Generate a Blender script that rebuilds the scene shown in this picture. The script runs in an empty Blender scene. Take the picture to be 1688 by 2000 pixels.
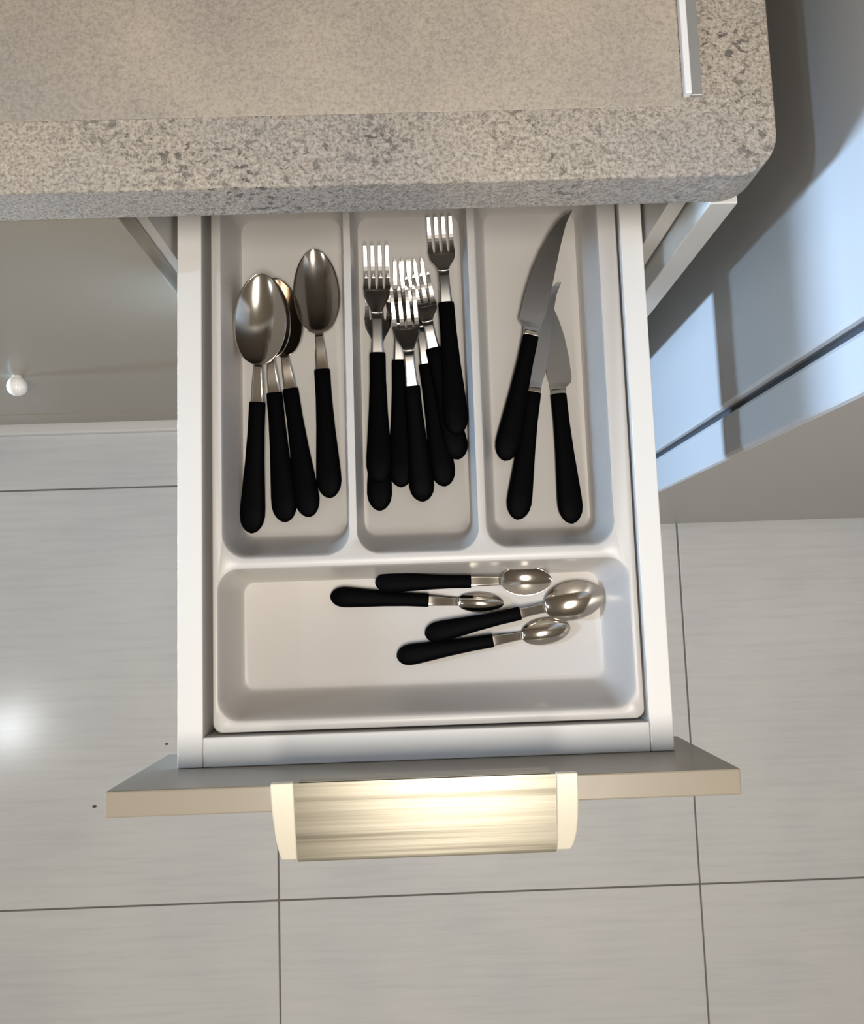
import bpy, bmesh, math, random
from mathutils import Matrix, Vector, noise
random.seed(4)
scene = bpy.context.scene
COL = scene.collection

# ------------------------------------------------------------------ camera
cam_d = bpy.data.cameras.new('camera')
cam_d.sensor_fit = 'HORIZONTAL'; cam_d.sensor_width = 36.0
cam_d.lens = 36.0 * 1638 / 1688
cam_d.clip_start = 0.02
cam = bpy.data.objects.new('camera', cam_d); COL.objects.link(cam)
# columns: camera x, y, z axes expressed in the world
RX = Matrix(((0.99937, 0.031516, -0.016276),
             (-0.033103, 0.993517, -0.108753),
             (0.012743, 0.109224, 0.993936)))
cam.matrix_world = Matrix.Translation((0, 0, 1.45)) @ RX.to_4x4()
scene.camera = cam

# ------------------------------------------------------------------ world, lamps, exposure
w = bpy.data.worlds.new('world'); scene.world = w; w.use_nodes = True
w.node_tree.nodes['Background'].inputs[0].default_value = (.75, .85, 1, 1)
w.node_tree.nodes['Background'].inputs[1].default_value = 0.3
vs = scene.view_settings
vs.view_transform = 'Standard'; vs.look = 'None'; vs.gamma = 1.0; vs.use_curve_mapping = False
vs.exposure = 0.0

def area(name, loc, target, sx, sy, power, color, shape='RECTANGLE', spread=180):
    l = bpy.data.lights.new(name, 'AREA'); l.shape = shape; l.size = sx
    if shape in ('RECTANGLE', 'ELLIPSE'): l.size_y = sy
    l.energy = power; l.color = color; l.spread = math.radians(spread)
    o = bpy.data.objects.new(name, l); COL.objects.link(o); o.location = loc
    o.rotation_euler = (Vector(target) - Vector(loc)).to_track_quat('-Z', 'Y').to_euler()
    return o
# big diffuse ceiling luminaire over the worktop aisle, small recessed spots, and two aimed blue beams added on the left
area('ceiling_panel_light', (0.08, -0.46, 2.47), (0.08, -0.46, 0), .32, .62, 31, (1.0, .93, .845))
area('recessed_spot_left', (-1.90, -0.50, 2.485), (-1.90, -0.50, 0), .14, .14, 5, (.90, .96, 1.0), 'DISK')
area('balcony_door_low_light', (-2.55, 0.16, 0.22), (0.27, 0.14, 0.80), .22, .35, 9.5, (.46, .68, 1.0), spread=40)  # added aimed beam standing in for daylight bounced up off the floor
area('balcony_door_high_light', (-2.55, 0.0, 1.85), (0.17, 0.10, 0.73), .3, .4, .65, (.52, .73, 1.0), spread=15)  # narrow beam added as window light on the tray's right walls

# ------------------------------------------------------------------ materials
def nodes(m):
    m.use_nodes = True
    nt = m.node_tree
    return nt, nt.nodes['Principled BSDF']
def simple(name, col, rough=.5, metal=0.0, coat=0.0, spec=.5, coat_rough=.05):
    m = bpy.data.materials.new(name); nt, p = nodes(m)
    p.inputs['Base Color'].default_value = (*col, 1)
    p.inputs['Roughness'].default_value = rough
    p.inputs['Metallic'].default_value = metal
    p.inputs['Coat Weight'].default_value = coat
    p.inputs['Coat Roughness'].default_value = coat_rough
    p.inputs['Specular IOR Level'].default_value = spec
    return m
def ramp(nt, stops, interp='LINEAR'):
    r = nt.nodes.new('ShaderNodeValToRGB'); r.color_ramp.interpolation = interp
    els = r.color_ramp.elements
    while len(els) < len(stops): els.new(.5)
    for e, (pos, c) in zip(els, stops):
        e.position = pos; e.color = (*c, 1) if len(c) == 3 else c
    return r
def tex(nt, kind, scale, vec, **kw):
    t = nt.nodes.new(kind)
    for k, v in kw.items():
        if k in t.inputs: t.inputs[k].default_value = v
        else: setattr(t, k, v)
    t.inputs['Scale'].default_value = scale
    nt.links.new(vec, t.inputs['Vector'])
    return t
def coords(nt, scale=(1, 1, 1), kind='Object'):
    c = nt.nodes.new('ShaderNodeTexCoord'); mp = nt.nodes.new('ShaderNodeMapping')
    mp.inputs['Scale'].default_value = scale
    nt.links.new(c.outputs[kind], mp.inputs['Vector'])
    return mp.outputs['Vector']
def mix(nt, a, b, fac, mode='MIX'):
    n = nt.nodes.new('ShaderNodeMix'); n.data_type = 'RGBA'; n.blend_type = mode
    for s, v in ((n.inputs[6], a), (n.inputs[7], b), (n.inputs[0], fac)):
        if hasattr(v, 'links') or isinstance(v, bpy.types.NodeSocket): nt.links.new(v, s)
        elif isinstance(v, tuple): s.default_value = (*v, 1)
        else: s.default_value = v
    return n.outputs[2]

def stone_material(name, base, dark, light, pits=1.0, soft=1.0, bump=.6):
    m = bpy.data.materials.new(name); nt, p = nodes(m); v = coords(nt)
    L = nt.links.new
    n1 = tex(nt, 'ShaderNodeTexNoise', 420, v, Detail=5.0, Roughness=.65)
    r1 = ramp(nt, [(.36, dark), (.50, base), (.68, light)]); L(n1.outputs['Fac'], r1.inputs[0])
    # broad blotches: warmer and greyer patches
    n2 = tex(nt, 'ShaderNodeTexNoise', 9, v, Detail=4.0)
    r2 = ramp(nt, [(.35, (.86, .86, .88)), (.62, (1.06, 1.03, .98))]); L(n2.outputs['Fac'], r2.inputs[0])
    c = mix(nt, r1.outputs[0], r2.outputs[0], 1.0, 'MULTIPLY')
    # dark irregular pits, clustered
    n3 = tex(nt, 'ShaderNodeTexNoise', 210, v, Detail=4.0, Distortion=.4)
    r3 = ramp(nt, [(.57, (0, 0, 0)), (.64, (1, 1, 1))]); L(n3.outputs['Fac'], r3.inputs[0])
    n4 = tex(nt, 'ShaderNodeTexNoise', 14, v, Detail=3.0)
    r4 = ramp(nt, [(.42, (.12, .12, .12)), (.62, (1, 1, 1))]); L(n4.outputs['Fac'], r4.inputs[0])
    mm = nt.nodes.new('ShaderNodeMath'); mm.operation = 'MULTIPLY'
    L(r3.outputs[0], mm.inputs[0]); L(r4.outputs[0], mm.inputs[1])
    m2 = nt.nodes.new('ShaderNodeMath'); m2.operation = 'MULTIPLY'; L(mm.outputs[0], m2.inputs[0]); m2.inputs[1].default_value = .8 * pits
    c = mix(nt, c, (.06, .056, .052), m2.outputs[0])
    L(c, p.inputs['Base Color'])
    p.inputs['Roughness'].default_value = .55
    bp = nt.nodes.new('ShaderNodeBump'); bp.inputs['Strength'].default_value = bump; bp.inputs['Distance'].default_value = .004
    n5 = tex(nt, 'ShaderNodeTexNoise', 260, v, Detail=6.0, Roughness=.7)
    sub = nt.nodes.new('ShaderNodeMath'); sub.operation = 'SUBTRACT'; L(n5.outputs['Fac'], sub.inputs[0]); L(m2.outputs[0], sub.inputs[1])
    L(sub.outputs[0], bp.inputs['Height']); L(bp.outputs[0], p.inputs['Normal'])
    return m
STONE = stone_material('speckled_stone', (.455, .41, .355), (.25, .22, .195), (.62, .57, .50))
PLATE = stone_material('fine_stone', (.42, .38, .325), (.335, .30, .26), (.485, .44, .385), pits=.3, bump=.2)

def tile_material():
    m = bpy.data.materials.new('pale_tile'); nt, p = nodes(m); L = nt.links.new
    v = coords(nt, (1, 1, 1))
    vs_ = coords(nt, (6, 110, 1))
    n1 = tex(nt, 'ShaderNodeTexNoise', 1.0, vs_, Detail=5.0, Roughness=.6)
    r1 = ramp(nt, [(.30, (.60, .612, .615)), (.5, (.645, .655, .66)), (.7, (.665, .677, .682))]); L(n1.outputs['Fac'], r1.inputs[0])
    n2 = tex(nt, 'ShaderNodeTexNoise', 5, v, Detail=3.0)
    r2 = ramp(nt, [(.35, (.95, .95, .955)), (.65, (1.03, 1.02, 1.0))]); L(n2.outputs['Fac'], r2.inputs[0])
    c = mix(nt, r1.outputs[0], r2.outputs[0], 1.0, 'MULTIPLY')
    L(c, p.inputs['Base Color'])
    p.inputs['Roughness'].default_value = .55
    p.inputs['Coat Weight'].default_value = .8; p.inputs['Coat Roughness'].default_value = .17
    bp = nt.nodes.new('ShaderNodeBump'); bp.inputs['Strength'].default_value = .05; bp.inputs['Distance'].default_value = .001
    L(n1.outputs['Fac'], bp.inputs['Height']); L(bp.outputs[0], p.inputs['Normal'])
    return m
TILE = tile_material()
GROUT = simple('grout', (.19, .18, .165), .9)
DOORM = simple('taupe_gloss', (.315, .272, .205), .34, coat=.15, coat_rough=.06)
WHITE = simple('white_melamine', (.72, .705, .68), .42)
TRAYM = simple('white_plastic', (.53, .505, .475), .38)
CARC = simple('cream_melamine', (.60, .575, .52), .5)
BLACK = simple('black_handle_plastic', (.0010, .0010, .0014), .55, spec=.03)
STEEL = simple('polished_steel', (.66, .61, .545), .13, 1.0)
STEELB = simple('satin_steel', (.38, .365, .345), .30, 1.0)
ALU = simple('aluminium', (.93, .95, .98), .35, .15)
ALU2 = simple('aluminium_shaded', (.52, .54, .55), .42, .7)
CAP = simple('cream_cap', (.78, .71, .57), .38, .25)
RUBBER = simple('dark_gasket', (.03, .032, .036), .6)
WALLM = simple('wall_paint', (.48, .44, .38), .8)
CEILM = simple('ceiling_paint', (.62, .56, .48), .85)
PLINTH = simple('plinth_dark', (.20, .185, .16), .45)
PEARL = simple('pearl_gloss', (.95, .92, .86), .2, .0, coat=1.0)
DUST = simple('dark_crumb', (.10, .09, .08), .8)
SCR = simple('screw_zinc', (.5, .5, .48), .3, 1.0)
FRIDGE = simple('appliance_metal', (.46, .45, .435), .36, .2)

def brushed():
    m = bpy.data.materials.new('brushed_champagne'); nt, p = nodes(m); L = nt.links.new
    v = coords(nt, (5, 420, 420))
    n = tex(nt, 'ShaderNodeTexNoise', 1.0, v, Detail=3.0)
    v2 = coords(nt, (3, 150, 150)); n2 = tex(nt, 'ShaderNodeTexNoise', 1.0, v2, Detail=2.0)
    r = ramp(nt, [(.34, (.22, .20, .155)), (.48, (.34, .315, .25)), (.7, (.39, .36, .29))]); L(n2.outputs['Fac'], r.inputs[0])
    L(r.outputs[0], p.inputs['Base Color'])
    p.inputs['Metallic'].default_value = .9; p.inputs['Roughness'].default_value = .40
    p.inputs['Anisotropic'].default_value = .75
    tg = nt.nodes.new('ShaderNodeTangent'); tg.direction_type = 'UV_MAP'; L(tg.outputs[0], p.inputs['Tangent'])
    bp = nt.nodes.new('ShaderNodeBump'); bp.inputs['Strength'].default_value = .25; bp.inputs['Distance'].default_value = .0004
    L(n.outputs['Fac'], bp.inputs['Height']); L(bp.outputs[0], p.inputs['Normal'])
    return m
BRUSH = brushed()

# ------------------------------------------------------------------ helpers
def link(name, bm, mat, parent=None, smooth=False, bevel=0.0, seg=2, angle=35):
    me = bpy.data.meshes.new(name)
    bmesh.ops.recalc_face_normals(bm, faces=bm.faces[:])
    bm.to_mesh(me); bm.free()
    me.materials.append(mat)
    if smooth:
        for pl in me.polygons: pl.use_smooth = True
    o = bpy.data.objects.new(name, me); COL.objects.link(o)
    if parent: o.parent = parent
    if bevel:
        b = o.modifiers.new('bevel', 'BEVEL'); b.width = bevel; b.segments = seg; b.limit_method = 'ANGLE'; b.angle_limit = math.radians(angle)
    return o
def box_bm(x0, x1, y0, y1, z0, z1, bm=None):
    bm = bm or bmesh.new()
    r = bmesh.ops.create_cube(bm, size=1)
    for v in r['verts']:
        v.co = Vector(((x0 + x1) / 2 + v.co.x * (x1 - x0), (y0 + y1) / 2 + v.co.y * (y1 - y0), (z0 + z1) / 2 + v.co.z * (z1 - z0)))
    return bm
def box(name, x0, x1, y0, y1, z0, z1, mat, parent=None, bevel=0.0, org=None):
    bm = box_bm(x0, x1, y0, y1, z0, z1)
    if org is None and parent is not None: org = parent.matrix_world.translation
    if org is not None: bmesh.ops.translate(bm, verts=bm.verts, vec=-Vector(org))
    o = link(name, bm, mat, parent, bevel=bevel)
    if org is not None and parent is None: o.location = org
    return o
def thing(name, label, cat, loc, group=None):
    o = bpy.data.objects.new(name, None); COL.objects.link(o); o.location = loc
    o.empty_display_size = .05
    o['label'] = label; o['category'] = cat
    if group: o['group'] = group
    o.matrix_world = Matrix.Translation(loc)
    return o
def tag(o, label, cat, group=None):
    o['label'] = label; o['category'] = cat
    if group: o['group'] = group
    return o
def struct(o):
    o['kind'] = 'structure'; return o
def prism(pts, z0, z1, bm=None):
    bm = bm or bmesh.new()
    a = [bm.verts.new((x, y, z0)) for x, y in pts]; b = [bm.verts.new((x, y, z1)) for x, y in pts]
    n = len(pts)
    bm.faces.new(a[::-1]); bm.faces.new(b)
    for i in range(n): bm.faces.new((a[i], a[(i + 1) % n], b[(i + 1) % n], b[i]))
    return bm

def lerp(a, b, t): return a + (b - a) * t
def interp(tab, x):
    if x <= tab[0][0]: return tab[0][1]
    for (xa, ya), (xb, yb) in zip(tab, tab[1:]):
        if x <= xb:
            t = (x - xa) / (xb - xa); return lerp(ya, yb, t)
    return tab[-1][1]
# ------------------------------------------------------------------ the room
fl = struct(box('floor', -2.7, 2.2, -2.4, 1.0, -.06, -.0035, GROUT))
S = .70
x0, y0 = -.2505, -.4785
for i in range(-3, 4):
    for j in range(-3, 3):
        xa, ya = x0 + i * S, y0 + j * S * .9955
        xb, yb = xa + S, ya + S * .9955
        xa_, xb_ = max(xa, -2.69), min(xb, 2.19); ya_, yb_ = max(ya, -2.39), min(yb, .99)
        if xb_ - xa_ < .05 or yb_ - ya_ < .05: continue
        g = .0013
        t = box('tile', xa_ + g, xb_ - g, ya_ + g, yb_ - g, -.008, 0, TILE, fl, bevel=.0012)
struct(box('ceiling', -2.7, 2.2, -2.4, 1.0, 2.5, 2.56, CEILM))
struct(box('wall_back', -2.7, 2.2, .9, .98, 0, 2.5, WALLM))
struct(box('wall_front', -2.7, 2.2, -2.4, -2.3, 0, 2.5, WALLM))
struct(box('wall_right', 2.1, 2.2, -2.3, .9, 0, 2.5, WALLM))
struct(box('wall_left', -2.7, -2.6, -2.3, .9, 0, 2.5, WALLM))

# ------------------------------------------------------------------ base cabinets
YF = .279    # front plane of the doors
lc = thing('base_cabinet', 'taupe gloss base cabinet left of the open drawer, with small pale dot', 'cabinet', (-.66, .58, 0))
box('cabinet_body', -1.21, -.2265, YF + .020, .88, .17, .8795, CARC, lc)
box('door', -1.20, -.2065, YF, YF + .0185, .305, .8788, DOORM, lc, bevel=.0012)
box('bottom_rail', -1.20, -.2065, YF, YF + .0185, .243, .302, DOORM, lc, bevel=.0012)
box('plinth', -1.21, -.2265, .335, .350, .012, .169, PLINTH, lc)
box('pale_floor_strip', -1.21, -.2265, .313, .335, .001, .018, WHITE, lc, bevel=.004)  # pale narrow strip along the floor in front of the plinth
# small pale round body on the door front
bm = bmesh.new()
prof = [(0, 0), (.0060, 0), (.0058, .002), (.0085, .004), (.0108, .008), (.0116, .0125), (.0108, .017), (.0085, .0205), (.0045, .0228), (0, .0236)]
N = 28
rings = []
for r, h in prof:
    rings.append([bm.verts.new((r * math.cos(a * 2 * math.pi / N), -h, r * math.sin(a * 2 * math.pi / N))) for a in range(N)] if r else [bm.verts.new((0, -h, 0))])
for a, b in zip(rings, rings[1:]):
    for k in range(N):
        k2 = (k + 1) % N
        if len(a) == 1: bm.faces.new((a[0], b[k], b[k2]))
        elif len(b) == 1: bm.faces.new((a[k], a[k2], b[0]))
        else: bm.faces.new((a[k], a[k2], b[k2], b[k]))
kb = link('dot', bm, PEARL, None, smooth=True)
kb.parent = [c for c in lc.children if c.name.startswith('door')][0]
kb.location = Vector((-.461, YF, .492)) - Vector((-.66, .58, 0))
kb['label'] = 'small round pale dot'

dc = thing('drawer_cabinet', 'pale cabinet carcase behind the open drawer, at the end of the worktop', 'cabinet', (0, .58, 0))
box('side_panel', -.2255, -.199, YF + .020, .86, .17, .878, CARC, dc)
box('side_panel', .199, .2125, YF + .020, .86, .17, .878, CARC, dc)
box('back_panel', -.199, .199, .852, .860, .17, .878, CARC, dc)
box('end_panel', .2155, .236, YF - .001, .86, .0, .8795, CARC, dc, bevel=.001)
box('gap_shade_strip', .2125, .2155, YF + .024, .85, .17, .878, RUBBER, dc)  # dark strip put into the gap in place of the shadow there
for z0_, z1_ in ((.462, .676), (.245, .458)):
    box('closed_drawer_front', -.2040, .2130, YF, YF + .018, z0_, z1_, DOORM, dc, bevel=.0012)
box('plinth', -.2255, .2125, .335, .350, .0, .169, PLINTH, dc)
# runners fixed on the inside of the sides
for sx in (-1, 1):
    bm = box_bm(sx * .1975 - .0012, sx * .1975 + .0012, .302, .80, .712, .742)
    bmesh.ops.translate(bm, verts=bm.verts, vec=(0, -.58, 0))
    link('drawer_runner', bm, SCR, dc)

# ------------------------------------------------------------------ worktop
def rounded_top():
    R = .030
    xr, yf = .2495, .2765
    pts = [(-1.25, yf)]
    for k in range(13):
        a = -math.pi / 2 + (math.pi / 2) * k / 12
        pts.append((xr - R + R * math.cos(a), yf + .002 + R + R * math.sin(a) * 1.0))
    pts += [(xr, .90), (-1.25, .90)]
    return pts
bm = prism(rounded_top(), .880, .920)
bmesh.ops.translate(bm, verts=bm.verts, vec=(.5, -.58, -.88))
wt = link('worktop', bm, STONE, bevel=.0022, seg=3, angle=50)
wt.location = (-.5, .58, .88)
tag(wt, 'beige speckled stone worktop with rounded corner above the drawer', 'worktop')
cp = thing('stone_board', 'smooth beige stone board lying on the worktop, with metal edge strip', 'board', (-.2, .6, .92))
box('board', -1.20, .1865, .3275, .88, .9201, .9208, PLATE, cp, bevel=.0006)
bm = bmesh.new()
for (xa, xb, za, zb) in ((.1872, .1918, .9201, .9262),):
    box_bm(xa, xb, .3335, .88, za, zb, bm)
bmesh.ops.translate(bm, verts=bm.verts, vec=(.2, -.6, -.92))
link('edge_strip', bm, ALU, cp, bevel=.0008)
bm = box_bm(.1920, .2000, .3340, .88, .9201, .9225)
bmesh.ops.translate(bm, verts=bm.verts, vec=(.2, -.6, -.92))
link('edge_flange', bm, ALU2, cp, bevel=.0005)

# ------------------------------------------------------------------ refrigerator on the right
fr = thing('refrigerator', 'tall dark grey metal refrigerator right of the worktop', 'refrigerator', (.58, .45, 0))
FX = .281
box('body', FX, .88, .1685, .80, .03, 1.80, FRIDGE, fr, bevel=.004)
box('door', FX, .88, .122, .162, .03, 1.80, FRIDGE, fr, bevel=.004)
box('gasket', FX + .008, .872, .1621, .1684, .04, 1.79, RUBBER, fr)
for fx in (.33, .83):
    for fy in (.20, .75):
        box('foot', fx - .02, fx + .02, fy - .02, fy + .02, .0005, .0295, RUBBER, fr)

# ------------------------------------------------------------------ crumbs on the floor
for cx_, cy_, sc_, lab in ((-.5547, -.3169, 1.0, 'dark crumb on the floor tile left of the drawer front corner'),
                           (-.4350, -.2194, .8, 'smaller dark crumb on the floor beside the left side of the drawer')):
    bm = bmesh.new(); bmesh.ops.create_icosphere(bm, subdivisions=2, radius=.0028 * sc_)
    for v in bm.verts: v.co = Vector((v.co.x * 1.3, v.co.y * .7, v.co.z * .5)) * (1 + .5 * noise.noise(v.co * 600 + Vector((cx_, 0, 0))))
    zm = min(v.co.z for v in bm.verts)
    bmesh.ops.translate(bm, verts=bm.verts, vec=(0, 0, -zm))
    o = link('crumb', bm, DUST); o.location = (cx_, cy_, .0001); tag(o, lab, 'crumb')

# ------------------------------------------------------------------ the open drawer
dr = thing('drawer', 'open white drawer with taupe front and wide champagne metal handle', 'drawer', (0, 0, .68))
BT = .775
YO, YI = -.1213, -.0985
box('side_wall', -.1945, -.1745, YO, .80, .682, BT, WHITE, dr, bevel=.0008)
box('side_wall', .1775, .1962, YO, .80, .682, BT, WHITE, dr, bevel=.0008)
box('front_wall', -.1744, .1774, YO, YI, .682, BT, WHITE, dr, bevel=.0008)
box('back_wall', -.1744, .1774, .782, .80, .682, BT, WHITE, dr)
box('bottom_board', -.1744, .1774, YI + .0002, .7818, .684, .7018, WHITE, dr)
fp = box('front_panel', -.2228, .2197, -.1395, -.1215, .705, .850, DOORM, dr, bevel=.0012)
# handle: curved lip profile clipped over the top edge of the front panel
hx0, hx1 = -.0912, .0890
def lip_profile():
    pts = []
    for k in range(13):
        t = k / 12
        y = -.1192 - t * .0530
        z = .8575 - .0085 * t - .0035 * t ** 2
        pts.append((y, z))
    y, z = pts[-1]
    pts += [(y - .0008, z - .003), (y - .0002, z - .012)]
    return pts
lp = lip_profile()
def thicken(pts, th):
    out = []
    for i, (y, z) in enumerate(pts):
        a = pts[max(0, i - 1)]; b = pts[min(len(pts) - 1, i + 1)]
        dy, dz = b[0] - a[0], b[1] - a[1]; l = math.hypot(dy, dz)
        out.append((y - (dz / l) * th * -1, z + (dy / l) * th))
    return pts + out[::-1]
def extr(prof, xa, xb):
    bm = bmesh.new()
    a = [bm.verts.new((xa, y, z - .68)) for y, z in prof]; b = [bm.verts.new((xb, y, z - .68)) for y, z in prof]
    n = len(prof)
    bm.faces.new(a); bm.faces.new(b[::-1])
    for i in range(n): bm.faces.new((a[i], b[i], b[(i + 1) % n], a[(i + 1) % n]))
    return bm
hd = bpy.data.objects.new('handle', None)
bm = extr(thicken(lp, .0022), hx0, hx1)
hd = link('handle', bm, BRUSH, dr)
uvl = hd.data.uv_layers.new(name='UVMap')
for lo in hd.data.loops:
    vc = hd.data.vertices[lo.vertex_index].co
    uvl.data[lo.index].uv = (vc.y * 8 + vc.z, vc.x * 8)
hd['label'] = 'brushed champagne metal lip handle'
for pl in hd.data.polygons: pl.use_smooth = len(pl.vertices) == 4
hd.data.set_sharp_from_angle(angle=math.radians(40)) if hasattr(hd.data, 'set_sharp_from_angle') else None
box('handle_bracket', -.088, .086, -.1206, -.1188, .835, .8550, BRUSH, dr)
# end caps, tapering towards the outer edge
for s in (-1, 1):
    xi = hx0 if s < 0 else hx1
    wd = .0158 if s < 0 else .0150
    otab = [(0, 1.0), (.25, 1.02), (.55, 1.0), (.78, .93), (.92, .80), (1, .62)] if s > 0 else [(0, 1.0), (.15, 1.02), (.45, .97), (.78, .86), (.95, .74), (1, .66)]
    bm = bmesh.new(); rows = []
    for k in range(17):
        t = k / 16; y = -.1186 - t * .0540; z = .8575 - .0085 * t - .0035 * t ** 2 + .0012 - .68
        xo = xi + s * wd * interp(otab, t)
        rows.append([bm.verts.new((xi, y, z)), bm.verts.new((xo, y, z)), bm.verts.new((xo, y, z - (.0068 if t < .40 else .013))), bm.verts.new((xi, y, z - (.0068 if t < .40 else .013)))])
    for a, b in zip(rows, rows[1:]):
        for q in range(4): bm.faces.new((a[q], a[(q + 1) % 4], b[(q + 1) % 4], b[q]))
    bm.faces.new(rows[0]); bm.faces.new(rows[-1][::-1])
    link('handle_end_cap', bm, CAP, dr, bevel=.0009)

# ------------------------------------------------------------------ cutlery tray
def rrect(xa, xb, ya, yb, r, n=8):
    pts = []
    for cx, cy, a0 in ((xb - r, yb - r, 0), (xa + r, yb - r, 90), (xa + r, ya + r, 180), (xb - r, ya + r, 270)):
        for k in range(n + 1):
            a = math.radians(a0 + 90 * k / n)
            pts.append((cx + r * math.cos(a), cy + r * math.sin(a)))
    return pts
TF, TR = .712, .7695      # compartment floor and rim heights
TZ = .7022
tx0, tx1, ty0, ty1 = -.1680, .1757, -.0962, .372
# compartment: xmin xmax ymin ymax | insets left right near far
comps = [(-.1600, -.0562, .0405, .362, .006, .007, .024, .008, .021),
         (-.0505, .0487, .0412, .362, .003, .003, .022, .008, .019),
         (.0545, .1600, .0425, .362, .014, .008, .022, .008, .019),
         (-.1642, .1700, -.0885, .0335, .010, .014, .021, .010, .018)]
PROF = [(0, 0), (.03, .006), (.08, .03), (.15, .09), (.24, .20), (.40, .42), (.58, .66), (.70, .80), (.80, .90), (.90, .97), (1, 1)]
bm = bmesh.new()
def loop_verts(pts, z): return [bm.verts.new((x, y, z)) for x, y in pts]
def bridge(a, b):
    n = len(a)
    for i in range(n): bm.faces.new((a[i], a[(i + 1) % n], b[(i + 1) % n], b[i]))
outer = loop_verts(rrect(tx0 + .0012, tx1 - .0012, ty0 + .0012, ty1 - .0012, .007), TR)
edges = []
def closed_edges(vv): return [bm.edges.new((vv[i], vv[(i + 1) % len(vv)])) for i in range(len(vv))]
edges += closed_edges(outer)
hole_tops = []
for c in comps:
    xa, xb, ya, yb, il, ir, inn, ifr, rad = c
    lp0 = loop_verts(rrect(xa, xb, ya, yb, rad), TR)
    edges += closed_edges(lp0); hole_tops.append(lp0)
bmesh.ops.triangle_fill(bm, use_beauty=True, edges=edges)
for c, lp0 in zip(comps, hole_tops):
    xa, xb, ya, yb, il, ir, inn, ifr, rad = c
    prev = lp0
    for s, d in PROF[1:]:
        cur = loop_verts(rrect(xa + il * s, xb - ir * s, ya + inn * s, yb - ifr * s, rad * (1 - .45 * s)), TR - (TR - TF) * d)
        bridge(prev, cur); prev = cur
    bm.faces.new(prev)
l1 = loop_verts(rrect(tx0, tx1, ty0, ty1, .008), TR - .0014); bridge(outer, l1)
l2 = loop_verts(rrect(tx0, tx1, ty0, ty1, .008), TR - .012); bridge(l1, l2)
l3 = loop_verts(rrect(tx0 + .004, tx1 - .004, ty0 + .004, ty1 - .004, .008), TZ); bridge(l2, l3)
bm.faces.new(l3[::-1])
bmesh.ops.translate(bm, verts=bm.verts, vec=(0, -.1, -TZ))
tr = link('cutlery_tray', bm, TRAYM, smooth=True)
tr.location = (0, .1, TZ)
tr.data.set_sharp_from_angle(angle=math.radians(50))
tag(tr, 'white plastic cutlery tray with four compartments inside the open drawer', 'cutlery tray')

# ------------------------------------------------------------------ cutlery
def handle_bm(L, sc=1.0):
    W = [(0, .0006), (.008, .0034), (.02, .0055), (.045, .0080), (.08, .0100), (.13, .0111), (.20, .0110), (.35, .0099), (.55, .0084), (.78, .0073), (.985, .0072), (1, .0069)]
    T = [(0, .0005), (.02, .0022), (.06, .0036), (.15, .0047), (.5, .0044), (.985, .0040), (1, .0037)]
    bm = bmesh.new(); N = 20; prev = None
    for t in [0, .008, .02, .03, .045, .06, .08, .105, .13, .165, .20, .27, .35, .45, .55, .67, .78, .88, .985, 1]:
        w_, h_ = interp(W, t) * sc, interp(T, t)
        ring = []
        for k in range(N):
            a = 2 * math.pi * k / N
            ca, sa = math.cos(a), math.sin(a)
            ring.append(bm.verts.new((t * L, w_ * math.copysign(abs(ca) ** .75, ca), h_ * math.copysign(abs(sa) ** .75, sa))))
        if prev:
            for k in range(N): bm.faces.new((prev[k], prev[(k + 1) % N], ring[(k + 1) % N], ring[k]))
        else: bm.faces.new(ring)
        prev = ring
    bm.faces.new(prev[::-1])
    return bm
def sheet_bm(xs, wf, zf, th, nv=14, side=None):
    """grid surface: outline half-width wf(x) (or side(x)->(ymin,ymax)), height zf(x, v), thickness th"""
    bm = bmesh.new(); top = []; bot = []
    for x in xs:
        if side: ya, yb = side(x)
        else: ya, yb = -wf(x), wf(x)
        rt = []; rb = []
        for k in range(nv + 1):
            v = -1 + 2 * k / nv
            y = lerp(ya, yb, (v + 1) / 2); z = zf(x, v)
            rt.append(bm.verts.new((x, y, z + th / 2))); rb.append(bm.verts.new((x, y, z - th / 2)))
        top.append(rt); bot.append(rb)
    m = len(xs)
    for i in range(m - 1):
        for k in range(nv):
            bm.faces.new((top[i][k], top[i + 1][k], top[i + 1][k + 1], top[i][k + 1]))
            bm.faces.new((bot[i][k], bot[i][k + 1], bot[i + 1][k + 1], bot[i + 1][k]))
        bm.faces.new((top[i][0], bot[i][0], bot[i + 1][0], top[i + 1][0]))
        bm.faces.new((top[i][nv], top[i + 1][nv], bot[i + 1][nv], bot[i][nv]))
    for k in range(nv):
        bm.faces.new((top[0][k], top[0][k + 1], bot[0][k + 1], bot[0][k]))
        bm.faces.new((top[-1][k], bot[-1][k], bot[-1][k + 1], top[-1][k + 1]))
    return bm
def frange(a, b, n): return [a + (b - a) * i / n for i in range(n + 1)]

def place(root, p):
    x, y, z, az, pitch = p[:5]
    roll = p[7] if len(p) > 7 else 0
    M = Matrix.Rotation(math.radians(az), 4, 'Z') @ Matrix.Rotation(-math.radians(pitch), 4, 'Y') @ Matrix.Rotation(math.radians(roll), 4, 'X')
    root.matrix_world = Matrix.Translation((x, y, z)) @ M

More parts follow.
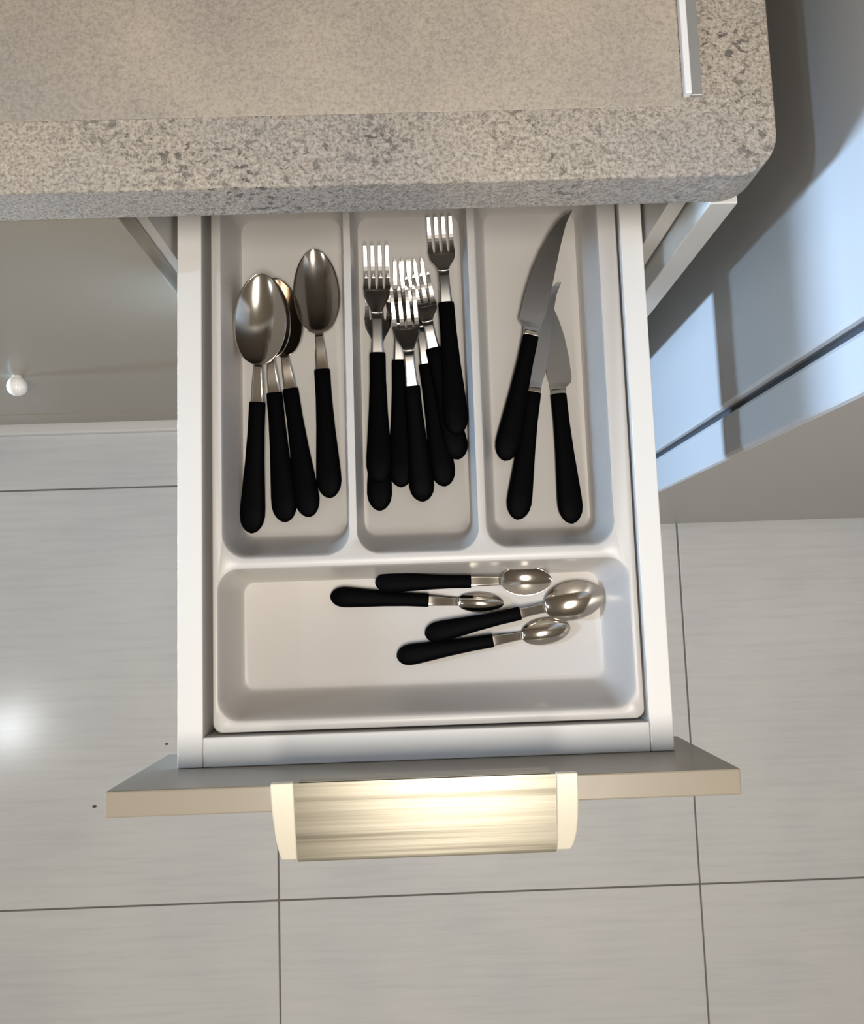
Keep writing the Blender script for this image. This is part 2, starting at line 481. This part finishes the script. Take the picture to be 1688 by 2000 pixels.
def spoon(name, label, cat, p, group, bowl_w=.021, bowl_frac=.71, depth=.0085, hsc=1.0, flip=False, rise=.0048, nk=.0036, mat=STEEL):
    LH, LM = p[5], p[6]
    root = thing(name, label, cat, (0, 0, 0), group)
    link('handle', handle_bm(LH, hsc), BLACK, root, smooth=True)
    bl = LM * bowl_frac; b0 = LH + LM - bl
    f = -1 if flip else 1
    def neckw(x):
        t = (x - LH) / (b0 - LH)
        return interp([(-.5, .0056 * hsc), (0, .0056 * hsc), (.4, .0052 * hsc), (.9, nk), (1.1, nk), (1.5, .0)], t)
    def bowl(x):
        s = (x - b0) / bl
        if s <= 0: return 0
        if s >= 1: return 0
        q = s ** .88
        return bowl_w * (4 * q * (1 - q)) ** .56
    def wf(x): return max(.0003, math.sqrt(neckw(x) ** 2 + bowl(x) ** 2))
    def zf(x, v):
        s = (x - b0) / bl
        q = max(0, min(1, (x - LH) / (b0 - LH)))
        base = rise * q * q * (3 - 2 * q)
        if s > 0:
            env = math.sin(math.pi * min(1, s) ** .9) ** .8 if s < 1 else 0
            base += .0015 * s * s
            base -= depth * env * (1 - v * v) * f
        return base * (1 if not flip else 1)
    if True:
        link('neck', sheet_bm(frange(LH - .006, b0, 10), wf, zf, .0022, 6), mat, root, smooth=True)
        xs = [b0 + bl * (1 - math.cos(math.pi * i / 30)) / 2 for i in range(31)]
        link('bowl', sheet_bm(xs, wf, zf, .0013, 20), mat, root, smooth=True)
    place(root, p)
    return root

def fork(label, p, group):
    LH, LM = p[5], p[6]
    root = thing('fork', label, 'fork', (0, 0, 0), group)
    link('handle', handle_bm(LH), BLACK, root, smooth=True)
    end = LH + LM
    tl = LM * .40; sh = LM * .26
    t0 = end - tl; s0 = t0 - sh
    def zc(x):
        u = (x - LH) / LM
        return .0035 * math.sin(math.pi * min(1, u * 1.6)) - .0062 * math.sin(math.pi * min(1, max(0, (u - .35) / .62))) + (.003 * ((u - .7) / .3) ** 2 if u > .7 else 0)
    W = .0118
    def wf(x):
        u = (x - LH) / (s0 - LH)
        if x < s0: return interp([(-.5, .0056), (0, .0056), (.55, .0046), (1, .0048)], u)
        q = (x - s0) / sh
        return lerp(.0048, W, (1 - math.cos(math.pi * min(1, q * 1.15))) / 2)
    def zf(x, v): return zc(x) + (.0012 * v * v if x > s0 else 0)
    link('neck', sheet_bm(frange(LH - .006, s0, 8), wf, zf, .0022, 6), STEELB, root, smooth=True)
    link('shoulder', sheet_bm(frange(s0, t0, 10), wf, zf, .0018, 10), STEELB, root, smooth=True)
    tw = .00200
    for k in range(4):
        yc = -W + tw + k * (2 * W - 2 * tw) / 3
        def side(x, yc=yc):
            q = (x - t0) / tl
            ww = tw * (1.25 - .25 * min(1, q * 6)) * (1 - .35 * q) if q < .93 else tw * .65 * max(.15, (1 - q) / .07)
            return (yc - ww - 0 * q, yc + ww)
        link('tine', sheet_bm(frange(t0 - .0002, end, 12), None, lambda x, v: zc(x) + .0008, .0019, 2, side), STEELB, root, smooth=False, bevel=0)
    place(root, p)
    return root

def knife(label, p, group, bend=1, tip=.0, wmul=1.0):
    LH, LM = p[5], p[6]
    root = thing('table_knife', label, 'knife', (0, 0, 0), group)
    link('handle', handle_bm(LH), BLACK, root, smooth=True)
    end = LH + LM
    def side(x):
        u = (x - LH) / LM
        spine = interp([(-.1, .0058), (0, .0058), (.10, .0062), (.18, .0078), (.35, .0082), (.7, .0080), (.88, .0086), (1, .0112)], u) * bend
        edge = interp([(-.1, -.0060), (0, -.0060), (.06, -.0068), (.10, -.0118), (.30, -.0116), (.50, -.0096), (.66, -.0062), (.80, -.0018), (.90, .0026), (.97, .0075), (1, .0108)], u) * bend
        return (min(spine, edge) * wmul, max(spine, edge) * wmul)
    th = .0020
    link('blade', sheet_bm(frange(LH - .006, end, 28), None, lambda x, v: 0.0 + (-.0005 * v * bend), th, 6, side), STEELB, root, smooth=False)
    bmb = bmesh.new()
    box_bm(LH - .0005, LH + .0045, -.0066, .0066, -.0028, .0028, bmb)
    link('bolster', bmb, STEEL, root, bevel=.001)
    place(root, p)
    return root

P = {
'S3': (-0.0954, 0.0791, 0.7170, 97.5, 0.40, 0.1161, 0.1013),
'S2': (-0.1165, 0.0752, 0.7170, 93.9, 1.82, 0.1153, 0.1056),
'S1': (-0.1462, 0.0663, 0.7180, 86.0, 4.6, 0.1150, 0.1122),
'S4': (-0.0772, 0.0953, 0.7170, 92.4, 0.25, 0.1160, 0.1097),
'F2': (-0.0144, 0.1029, 0.7170, 89.0, 0.28, 0.1146, 0.0934),
'F4': (0.0245, 0.1025, 0.7170, 96.8, 1.66, 0.1108, 0.0959),
'F1': (-0.0332, 0.1057, 0.7265, 89.3, -0.13, 0.1165, 0.1012),
'F7': (-0.0338, 0.0826, 0.7170, 89.1, 0.27, 0.1149, 0.0995),
'F5': (0.0372, 0.1259, 0.7190, 101.0, 4.09, 0.1014, 0.0668),
'F3': (0.0046, 0.0894, 0.7180, 93.8, 6.07, 0.1020, 0.0872),
'F6': (0.0360, 0.1459, 0.7280, 92.6, 0.00, 0.1202, 0.0811),
'K3': (0.1350, 0.0659, 0.7170, 93.1, 0.00, 0.1168, 0.1049),
'K2': (0.0865, 0.0710, 0.7170, 80.3, 1.05, 0.1150, 0.1036),
'K1': (0.0774, 0.1236, 0.7180, 75.9, 3.17, 0.1148, 0.1200),
'T2': (-0.0788, 0.0092, 0.7180, -4.1, 0.00, 0.0857, 0.0655),
'T1': (-0.0392, 0.0198, 0.7235, -1.2, 1.0, 0.0828, 0.0694),
'T3': (0.0023, -0.0265, 0.7180, 10.9, 2.52, 0.0847, 0.0748),
'T4': (-0.0226, -0.0444, 0.7180, 7.6, 0.00, 0.0844, 0.0685),
}
GS, GF, GK, GT = 'tablespoons in the left compartment', 'forks in the middle compartment', 'knives in the right compartment', 'teaspoons in the front compartment'
spoon('tablespoon', 'black handled tablespoon with the topmost bowl, furthest left in the tray', 'spoon', P['S1'], GS, bowl_w=.0235)
spoon('tablespoon', 'black handled tablespoon second from left, bowl nested under the topmost one', 'spoon', P['S2'], GS)
spoon('tablespoon', 'black handled tablespoon third from left, bowl lowest in the nested stack', 'spoon', P['S3'], GS)
spoon('tablespoon', 'black handled tablespoon lying alone at the right of the spoon compartment', 'spoon', P['S4'], GS)
fork('black handled fork furthest left, under a second fork, handle end nearest the drawer front', P['F7'], GF)
fork('black handled fork stacked on the leftmost fork, its tines reaching further back', P['F1'], GF)
fork('black handled fork between the left pair of forks and the topmost fork', P['F2'], GF)
fork('topmost black handled fork with the shortest reach, lying over the pile', P['F3'], GF)
fork('black handled fork just right of the topmost fork, handle end second from right', P['F4'], GF)
fork('black handled fork whose handle end is furthest right, half under another fork', P['F5'], GF)
fork('black handled fork lying highest up beside the right divider, tines clear of the pile', P['F6'], GF)
knife('black handled knife on top, leftmost of the three knives', P['K1'], GK, bend=-1, wmul=1.15)
knife('black handled knife in the middle of the three, handle crossing under the top blade', P['K2'], GK, bend=-1, wmul=1.1)
knife('black handled knife furthest right of the three, leaning left', P['K3'], GK, bend=1, wmul=1.1)
spoon('teaspoon', 'black handled teaspoon lying against the cross divider, nearest the knives', 'spoon', P['T1'], GT, bowl_w=.0130, bowl_frac=.62, depth=.005, hsc=.80, rise=.002)
spoon('teaspoon', 'black handled teaspoon reaching furthest left in the front compartment', 'spoon', P['T2'], GT, bowl_w=.0090, bowl_frac=.60, depth=.005, hsc=.80, flip=True, rise=-.004)
spoon('teaspoon', 'black handled teaspoon with the largest bowl, reaching furthest right', 'spoon', P['T3'], GT, bowl_w=.0168, bowl_frac=.70, depth=.006, hsc=.82, flip=True, rise=-.005, nk=.0045)
spoon('teaspoon', 'black handled teaspoon closest to the drawer handle, bowl face down', 'spoon', P['T4'], GT, bowl_w=.0118, bowl_frac=.62, depth=.005, hsc=.82, flip=True, rise=-.004)
